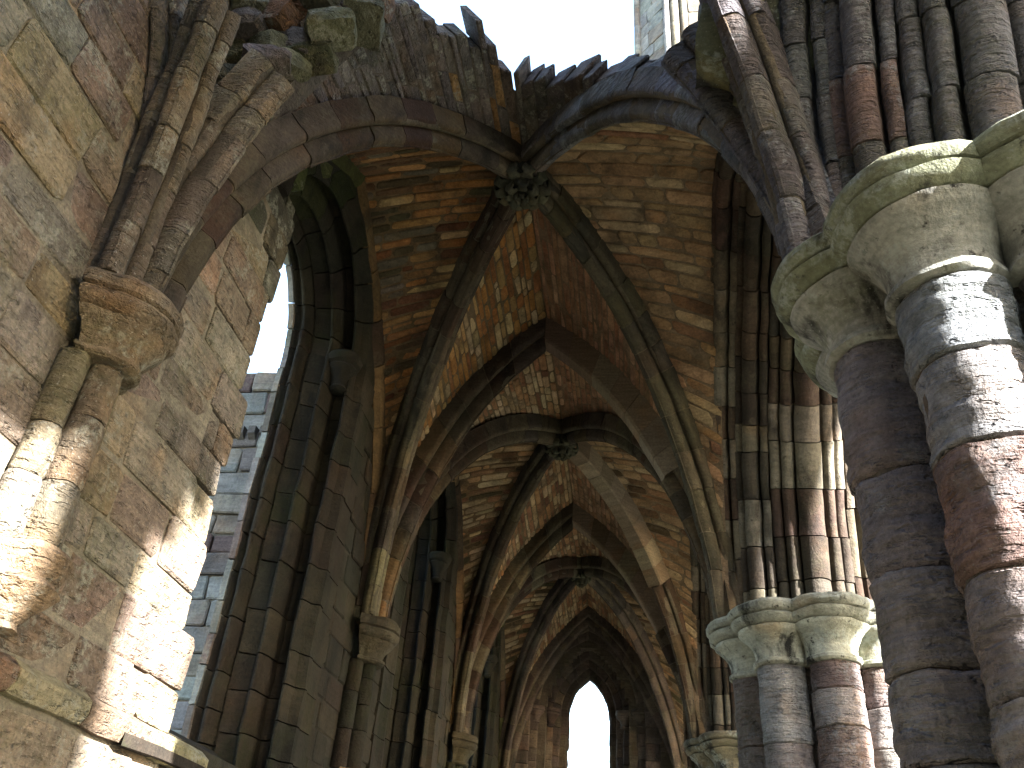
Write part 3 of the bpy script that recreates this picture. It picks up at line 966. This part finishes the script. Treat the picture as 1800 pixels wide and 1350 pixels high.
# the broken web hanging over the first bay towards the viewer
t = thing('broken_vault_web', (XR, 5, 9), 'broken edge of fallen vault, grey slabs sticking up against the white sky', 'vault')
bag = Bag()
PAL_BR = [(.20, .17, .155), (.17, .15, .14), (.22, .19, .165), (.19, .145, .115), (.16, .14, .135)]
for side in ('L', 'R'):
    ed, dg = trans(1, side), diag(1, side, 'near')
    S = web_surface(ed, dg, .05, Vector((XR, P[1], 5)))
    def reach(x):
        xs = [-3.2, -2.9, -2.7, -2.1, -1.7, -1.36, -1.2, -1.0, -.6, 0, .4, .7, .9]
        vs_ = [0.0, .0, .7, .88, .57, .49, .43, .30, .19, .12, .14, .2, .1]
        return float(np.interp(x, xs, vs_))
    us, ls = u_table(ed)
    s = .9
    while s < ls[-1] - .02:
        h = rng.uniform(.06, .14) if side == 'L' else rng.uniform(.12, .30)
        if ls[-1] - (s + h) < .06: h = ls[-1] - s
        ua, ub = float(np.interp(s + .002, ls, us)), float(np.interp(s + h - .002, ls, us))
        um = (ua + ub) / 2
        x = ed.at(um).x
        rch = reach(x)
        w = (S(um, 1)[0] - S(um, 0)[0]).length
        if rch > .01 and w > .1:
            rch = rch + (rng.uniform(-.04, .04) if rng.random() < .8 else rng.uniform(.04, .11)) * (1 if side == 'L' else .5)
            v1_ = 1.0
            v0_ = max(.0, 1 - rch)
            v = v1_
            while v > v0_ + .01:
                l = rng.uniform(.3, .75)
                e = v - l / w
                if e - v0_ < .12 / w: e = v0_
                vv, ff = stone_on(S, ua, ub, e + .002 / w, v - .002 / w, rng.uniform(.20, .34), rng.uniform(-.006, .008), cut=.1)
                tn = pick(PAL_BR, .15) if v < .75 or um < .7 or rng.random() < .5 else pick(PAL_WEB_L + PAL_BR, .2)
                bag.add(vv, ff, tn, l * h)
                v = e
        s += h
    V_, F_ = [], []
    n_ = 26
    for i in range(n_ + 1):
        u = .2 + .8 * i / n_
        rch = max(.02, reach(ed.at(u).x) - .1)
        for q in range(5):
            p, nn = S(u, 1 - rch * q / 4)
            V_.append((p.x, p.y, p.z + .012))
    for i in range(n_):
        if reach(ed.at(.2 + .8 * i / n_).x) < .02: continue
        for q in range(4):
            F_.append((i * 5 + q, i * 5 + q + 1, i * 5 + q + 6, i * 5 + q + 5))
    mk('mortar', V_, F_, M_MORT, t, (.20, .17, .15))
bag.build('web_stone', M_WALL, t, 290)

# rubble fill behind the broken springers
def boulder(name, c, s, parent, pal, mat):
    """rough squared lump: a subdivided box pushed about by noise"""
    V_, F_ = [], []
    idx = {}
    n = 5
    rot = Matrix.Rotation(rng.uniform(-.6, .6), 3, 'X') @ Matrix.Rotation(rng.uniform(-.5, .5), 3, 'Y') @ Matrix.Rotation(rng.uniform(-.6, .6), 3, 'Z')
    sd_ = Vector((rng.uniform(0, 50), rng.uniform(0, 50), rng.uniform(0, 50)))
    def vert(i, j, k):
        if (i, j, k) not in idx:
            p = Vector((2 * i / n - 1, 2 * j / n - 1, 2 * k / n - 1))
            q = p * (1 - .2 * max(0, p.length - 1))
            q = q + noise.noise_vector(p * .9 + sd_) * .22 + noise.noise_vector(p * 2.6 + sd_) * .07
            q = rot @ Vector((q.x * s[0], q.y * s[1], q.z * s[2]))
            idx[(i, j, k)] = len(V_)
            V_.append((c[0] + q.x, c[1] + q.y, c[2] + q.z))
        return idx[(i, j, k)]
    for a in range(n):
        for b in range(n):
            for e in (0, n):
                F_.append((vert(e, a, b), vert(e, a + 1, b), vert(e, a + 1, b + 1), vert(e, a, b + 1)))
                F_.append((vert(a, e, b), vert(a + 1, e, b), vert(a + 1, e, b + 1), vert(a, e, b + 1)))
                F_.append((vert(a, b, e), vert(a + 1, b, e), vert(a + 1, b + 1, e), vert(a, b + 1, e)))
    return mk(name, V_, F_, mat, parent, pick(pal, .2), 45)
t = thing('rubble_core', (XW, 4.2, 6.6), 'heap of rough rubble stones left above the broken ribs at upper left', 'rubble')
PAL_RUB = [(.24, .22, .16), (.20, .19, .13), (.28, .25, .18), (.26, .15, .09), (.22, .20, .18), (.17, .18, .11)]
def fill_ok(x, z):
    f = (x - (XW + .06)) / (XR - XW - .06)
    lo = trans(1, 'L').at(max(0, min(1, f))).z + .02
    hi = 9.15 - .55 * (x - XW) + .15 * noise.noise(Vector((x * 3, 1, 1)))
    return -4.2 < x < -2.12 and max(6.55, lo) < z < hi
xs_ = [-3.22 + 1.14 * i / 24 for i in range(25)]
lowz = [max(6.5, trans(1, 'L').at(max(0, min(1, (x - XW - .06) / (XR - XW - .06)))).z + .12) for x in xs_]
poly = [(-4.1, 6.5)] + list(zip(xs_, lowz)) + [(-2.08, 8.5), (-2.4, 8.65), (-3.2, 9.1), (-4.1, 9.2)]
V_ = [(x, yy, z) for yy in (4.14, 4.36) for (x, z) in poly]
n = len(poly)
mk('rubble_backing', V_, [(i, (i + 1) % n, n + (i + 1) % n, n + i) for i in range(n)] + [tuple(range(n)), tuple(range(2 * n - 1, n - 1, -1))], M_MORT, t, (.18, .16, .14), 0)
z = 6.6
row = 0
while z < 9.1:
    x = XW - .1 + (.12 if row % 2 else 0) + rng.uniform(-.05, .05)
    while x < -2.1:
        w = rng.uniform(.10, .19)
        if fill_ok(x + w, z + .05):
            boulder('rubble_stone', (x + w, 4.06 + rng.uniform(-.12, .08), z + rng.uniform(-.03, .03)), (w * 1.12, rng.uniform(.13, .24), rng.uniform(.085, .13)), t, PAL_RUB, M_WALL)
        x += 2 * w
    z += rng.uniform(.15, .19)
    row += 1
t = thing('rubble_core', (XA, 4.1, 7.0), 'mossy springer block and rubble standing above the bluish rib at upper right', 'rubble')
PAL_MOSS = [(.13, .14, .07), (.16, .16, .09), (.12, .12, .07)]
boulder('springer_block', (.66, 3.5, 6.72), (.2, .26, .36), t, PAL_MOSS, M_CAP)
boulder('springer_block', (.98, 3.75, 6.6), (.22, .3, .42), t, PAL_MOSS, M_CAP)
boulder('springer_block', (.80, 3.95, 7.5), (.22, .3, .24), t, PAL_MOSS, M_CAP)
for q in range(9):
    boulder('rubble_stone', (rng.uniform(.75, 1.2), rng.uniform(4.0, 4.5), 7.0 + .18 * q), (rng.uniform(.15, .25), .25, .14), t, PAL_MOSS + [(.22, .20, .17)], M_WALL)

# ------------------------------------------------------------------ bosses
def boss(k, r_, label):
    z = ZB - .40
    t = thing('roof_boss', (XR, MID[k], z), label, 'boss', 'carved bosses of the vault')
    tn = (.11, .115, .085)
    lathe('boss_drum', XR, MID[k], [(z - .10, r_ * .3), (z - .08, r_ * .62), (z, r_ * .8), (z + .12, r_ * .85), (z + .34, r_ * .8)], M_RIB, t, tn, 24, .02, 8)
    for ring, (n, rin, ln, dz) in enumerate(((10, .52, .62, .03), (7, .18, .50, -.07), (5, .02, .26, -.12))):
        for i in range(n):
            a = 2 * math.pi * (i + .5 * ring) / n + rng.uniform(-.08, .08)
            ca, sa = math.cos(a), math.sin(a)
            V_, F_ = [], []
            m, q = 9, 7
            for u in range(m):
                w = u / (m - 1)
                rad = r_ * (rin + ln * math.sin(w * 2.2) / math.sin(2.2 * .714))
                up = r_ * (-.10 - .34 * math.sin(w * 2.9) + .55 * w * w)
                half = r_ * ln * (.16 + .30 * abs(math.sin(w * 7.2)) * (1 - .4 * w) + .12 * w) * (1 if w < .98 else .35)
                for v in range(q):
                    e = (v / (q - 1) - .5) * 2
                    dn = r_ * .09 * (1 - abs(e) ** 1.5) - r_ * .05 * math.exp(-(e * 5) ** 2)
                    V_.append(wob((XR + rad * ca - sa * e * half, MID[k] + rad * sa + ca * e * half, z + dz + up - dn), .006, 9))
            for u in range(m - 1):
                for v in range(q - 1):
                    F_.append((u * q + v, u * q + v + 1, (u + 1) * q + v + 1, (u + 1) * q + v))
            o = mk('leaf', V_, F_, M_RIB, t, pick([(.17, .175, .13), (.13, .14, .10), (.20, .20, .14)]), 60)
            md = o.modifiers.new('thickness', 'SOLIDIFY'); md.thickness = .025
    return t
boss(1, .28, 'nearest carved foliage boss, dark and leafy, where four ribs meet')
boss(2, .25, 'middle carved boss, smaller in view, at the second rib crossing')
boss(3, .2, 'farthest small boss at the last rib crossing')

# ------------------------------------------------------------------ end wall with its lancet
XE = -1.2
end = thing('end_wall', (XR, YE, 0), 'dark end wall closing the aisle, pierced by one bright lancet', 'wall')
E_SP, E_W, E_AP = 6.75, .5, 7.72
e_arcs = lambda hw, ap: Arc((XE - hw, 0), (XE, 0), E_SP, ap)
def end_ok(x, z, hw=.98, ap=8.35):
    d = abs(x - XE)
    if z < 1.2: return True
    if z < E_SP: return d > hw
    a = e_arcs(hw, ap)
    q = a.r ** 2 - (d + a.c) ** 2
    return not (d < hw and q > 0 and z < E_SP + math.sqrt(q))
slab('wall_core', end, 'x', -4.2, 3.0, 0, 9.8, YE + .35, YE + 1.3, end_ok, M_MORT, (.15, .125, .10), .1)
be = Bag()
SE = plane_surface('x', YE + .36, -1)
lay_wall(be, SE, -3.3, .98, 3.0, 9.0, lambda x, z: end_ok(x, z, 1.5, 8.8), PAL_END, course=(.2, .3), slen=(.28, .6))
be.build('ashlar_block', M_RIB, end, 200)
win = thing('lancet_window', (XE, YE + .7, 2.0), 'bright narrow lancet at the end of the aisle within many recessed arches', 'window')
def ewarc(hw, ap, s):
    return Arc((XE + s * hw, 0), (XE, 0), E_SP, ap)
def jitr(z): return 0
for s in (-1, 1):
    arc = ewarc(E_W, E_AP, s)
    def fa(t_, o, b, arc=arc):
        q = arc.pt(t_, o, 0)
        return (q[0], b, q[2])
    def fj(t_, o, b, s=s):
        return (XE + s * (E_W + o), b, 2.0 + (E_SP - 2.0) * t_)
    y_ = YE + 1.2
    steps = [(.0, YE + 1.25, YE + .95), (.17, YE + .95, YE + .78), (.34, YE + .78, YE + .62), (.51, YE + .62, YE + .46), (.68, YE + .46, YE + .30), (.86, YE + .30, YE + .14)]
    for i, (o, ya, yb) in enumerate(steps):
        if i == 0:
            pr = [(ya, .6), (ya, 0), (yb + .05, 0), (yb, .05), (yb, .6)]
        else:
            pr = [(ya, o + .35), (ya, o + .02)] + [(yb + .07 + .06 * math.cos(R(q)), o + .07 + .06 * math.sin(R(q))) for q in (330, 290, 250, 210, 170)] + [(yb, o + .14), (yb, o + .35)]
        voussoirs(win, fa, arc.length() + o, pr, M_RIB, PAL_END, piece=.28, name='arch_stone', core=(i == 0), sub=2, amp=.02 if i == 0 else .012)
        voussoirs(win, fj, E_SP - 2.0, pr, M_RIB, PAL_END, piece=.34, name='jamb_stone', core=(i == 0), sub=2, amp=.035 if i == 0 else .012, off=.02 if i == 0 else .008)
    for o in (.30, .66):
        lathe('nook_capital', XE + s * (E_W + o + .1), YE + .62 - o * .5 + .1, [(6.42, .08), (6.46, .12), (6.5, .09), (6.6, .12), (6.68, .2), (6.72, .2), (6.75, .23), (6.83, .22)], M_RIB, win, pick(PAL_END), 14, .01)

# ------------------------------------------------------------------ outside: buttress and tower
bt = thing('buttress', (-5.4, P[2], 0), 'pale weathered buttress standing outside beyond the nearest lancet', 'buttress')
slab('buttress_core', bt, 'x', -7.2, -3.99, 0, 7.9, P[2] - 1.08, P[2] + 1.1, lambda x, z: z < 7.75 - .15 * (-4.3 - x), M_MORT, (.36, .33, .29), .12)
bb = Bag()
SB = plane_surface('x', P[2] - 1.09, -1)
lay_wall(bb, SB, -7.2, -4.0, 1.6, 7.7, lambda x, z: True, PAL_RUIN, course=(.2, .34), slen=(.3, .7), proud=(.0, .05), tintfn=lambda x, z: pick(PAL_RUIN + [(.20, .14, .13)]))
bb.build('ashlar_block', M_RUIN, bt, 220)
vv, ff = [], []
x = -7.2
while x < -4.1:
    for dx, dy, z in ((0, 0, 6.62), (.1, 0, 6.62), (.1, -.1, 6.70), (.1, -.1, 6.78), (0, -.1, 6.78), (0, 0, 6.78)): pass
    o = len(vv)
    for yy in (P[2] - 1.08, P[2] - 1.2):
        for zz_ in (6.62 if yy > P[2] - 1.1 else 6.70, 6.80):
            for xx in (x + .01, x + .1): vv.append((xx, yy, zz_))
    ff += [(o, o + 1, o + 3, o + 2), (o + 4, o + 5, o + 7, o + 6), (o, o + 1, o + 5, o + 4), (o + 2, o + 3, o + 7, o + 6), (o, o + 2, o + 6, o + 4), (o + 1, o + 3, o + 7, o + 5)]
    x += .15
mk('corbel_table', vv, ff, M_RUIN, bt, (.2, .18, .17))

TY = 24.0
tw = thing('stair_turret', (2.6, TY + 1, 0), 'tall pale ruined turret with slender angle shafts against the white sky', 'turret')
def box(x0, x1, y0_, y1_, z0, z1):
    return ([(x0, y0_, z0), (x1, y0_, z0), (x1, y1_, z0), (x0, y1_, z0), (x0, y0_, z1), (x1, y0_, z1), (x1, y1_, z1), (x0, y1_, z1)],
            [(0, 1, 2, 3), (4, 5, 6, 7), (0, 1, 5, 4), (1, 2, 6, 5), (2, 3, 7, 6), (3, 0, 4, 7)])
V_ = [(x, yy, z) for z in (0, 46) for (x, yy) in ((.44, TY + 1.3), (1.6, TY + .14), (2.4, TY + .14), (2.4, TY + .05), (6.4, TY + .05), (6.4, TY + 4), (.44, TY + 4))]
mk('turret_core', V_, [(i, (i + 1) % 7, 7 + (i + 1) % 7, 7 + i) for i in range(7)] + [tuple(range(7)), tuple(range(13, 6, -1))], M_RUIN, tw, (.20, .19, .18), 0)
PAL_T = [(.26, .26, .26), (.22, .22, .23), (.29, .29, .28), (.20, .18, .17)]
PAL_C = [(.15, .135, .11), (.17, .15, .12), (.13, .115, .09)]  # sunlit face of the turret, tinted darker so the sun doesn't burn it out
bw = Bag()
q = math.sqrt(.5)
lay_wall(bw, lambda u, v: (Vector((.44 + u * q, TY + 1.29 - u * q, v)), Vector((-q, -q, 0))), .02, 1.62, 26, 44, lambda x, z: True, PAL_T, course=(.7, 1.1), slen=(.8, 1.5), proud=(.0, .08))
bw.build('ashlar_block', M_RUIN, tw, 60)
bw = Bag()
lay_wall(bw, plane_surface('x', TY + .04, -1), 2.72, 5.2, 26, 44, lambda x, z: True, PAL_C, course=(1.1, 1.6), slen=(1.2, 2.0), proud=(.0, .05), depth=.6)
bw.build('sun_face_block', M_RUIN, tw, 60)
for sx_, r_, pal in ((.42, .16, PAL_T), (1.72, .16, PAL_T), (2.08, .2, PAL_C), (2.5, .17, PAL_C)):
    z = 26.
    while z < 45:
        h = rng.uniform(1.1, 1.7)
        lathe('angle_shaft', sx_, TY + (1.2 if sx_ < 1 else 0), [(z, r_ * .93), (z + .05, r_), (z + h - .05, r_), (z + h - .01, r_ * .93)], M_RUIN, tw, pick(pal), 14, .03, 2)
        z += h

# ------------------------------------------------------------------ invented blockers out of view that cut sun and sky light
opp = thing('sun_blocker', (13.5, 6, 0), 'added unseen slabs across the open choir that shape the sun patches', 'light_blocker')
for (y0_, y1_, zb, zt) in ((-7.35, -6.45, 0, 17.0), (-6.45, -6.2, 12.0, 17.0), (-6.2, -5.85, 12.4, 17.0), (-5.85, -5.3, 12.9, 17.0), (-5.3, -4.1, 10.9, 17.0), (-4.1, 1.1, 0, 17.0), (1.1, 2.9, 13.4, 17.0),
                           (2.9, 24.0, 9.8, 16.0), (8.5, 10.5, 0, 9.79), (17, 19, 0, 9.79), (-12.0, -9.2, 0, 17.0), (-9.2, -7.35, 11.9, 17.0)):
    v, f = box(12.85, 13.25, y0_, y1_, zb, zt)
    mk('sun_blocker_slab', v, f, M_RUIN, opp, (.36, .32, .27), 0)
west = thing('sky_blocker_wall', (-1, -6, 0), 'added unseen wall behind the viewer that holds back sky light', 'light_blocker')
v, f = box(-4.0, 4.0, -7.0, -6.0, 0, 13)
mk('wall_core', v, f, M_RUIN, west, (.34, .30, .26), 0)  # added behind the viewer to dim the sky light on nearby stone
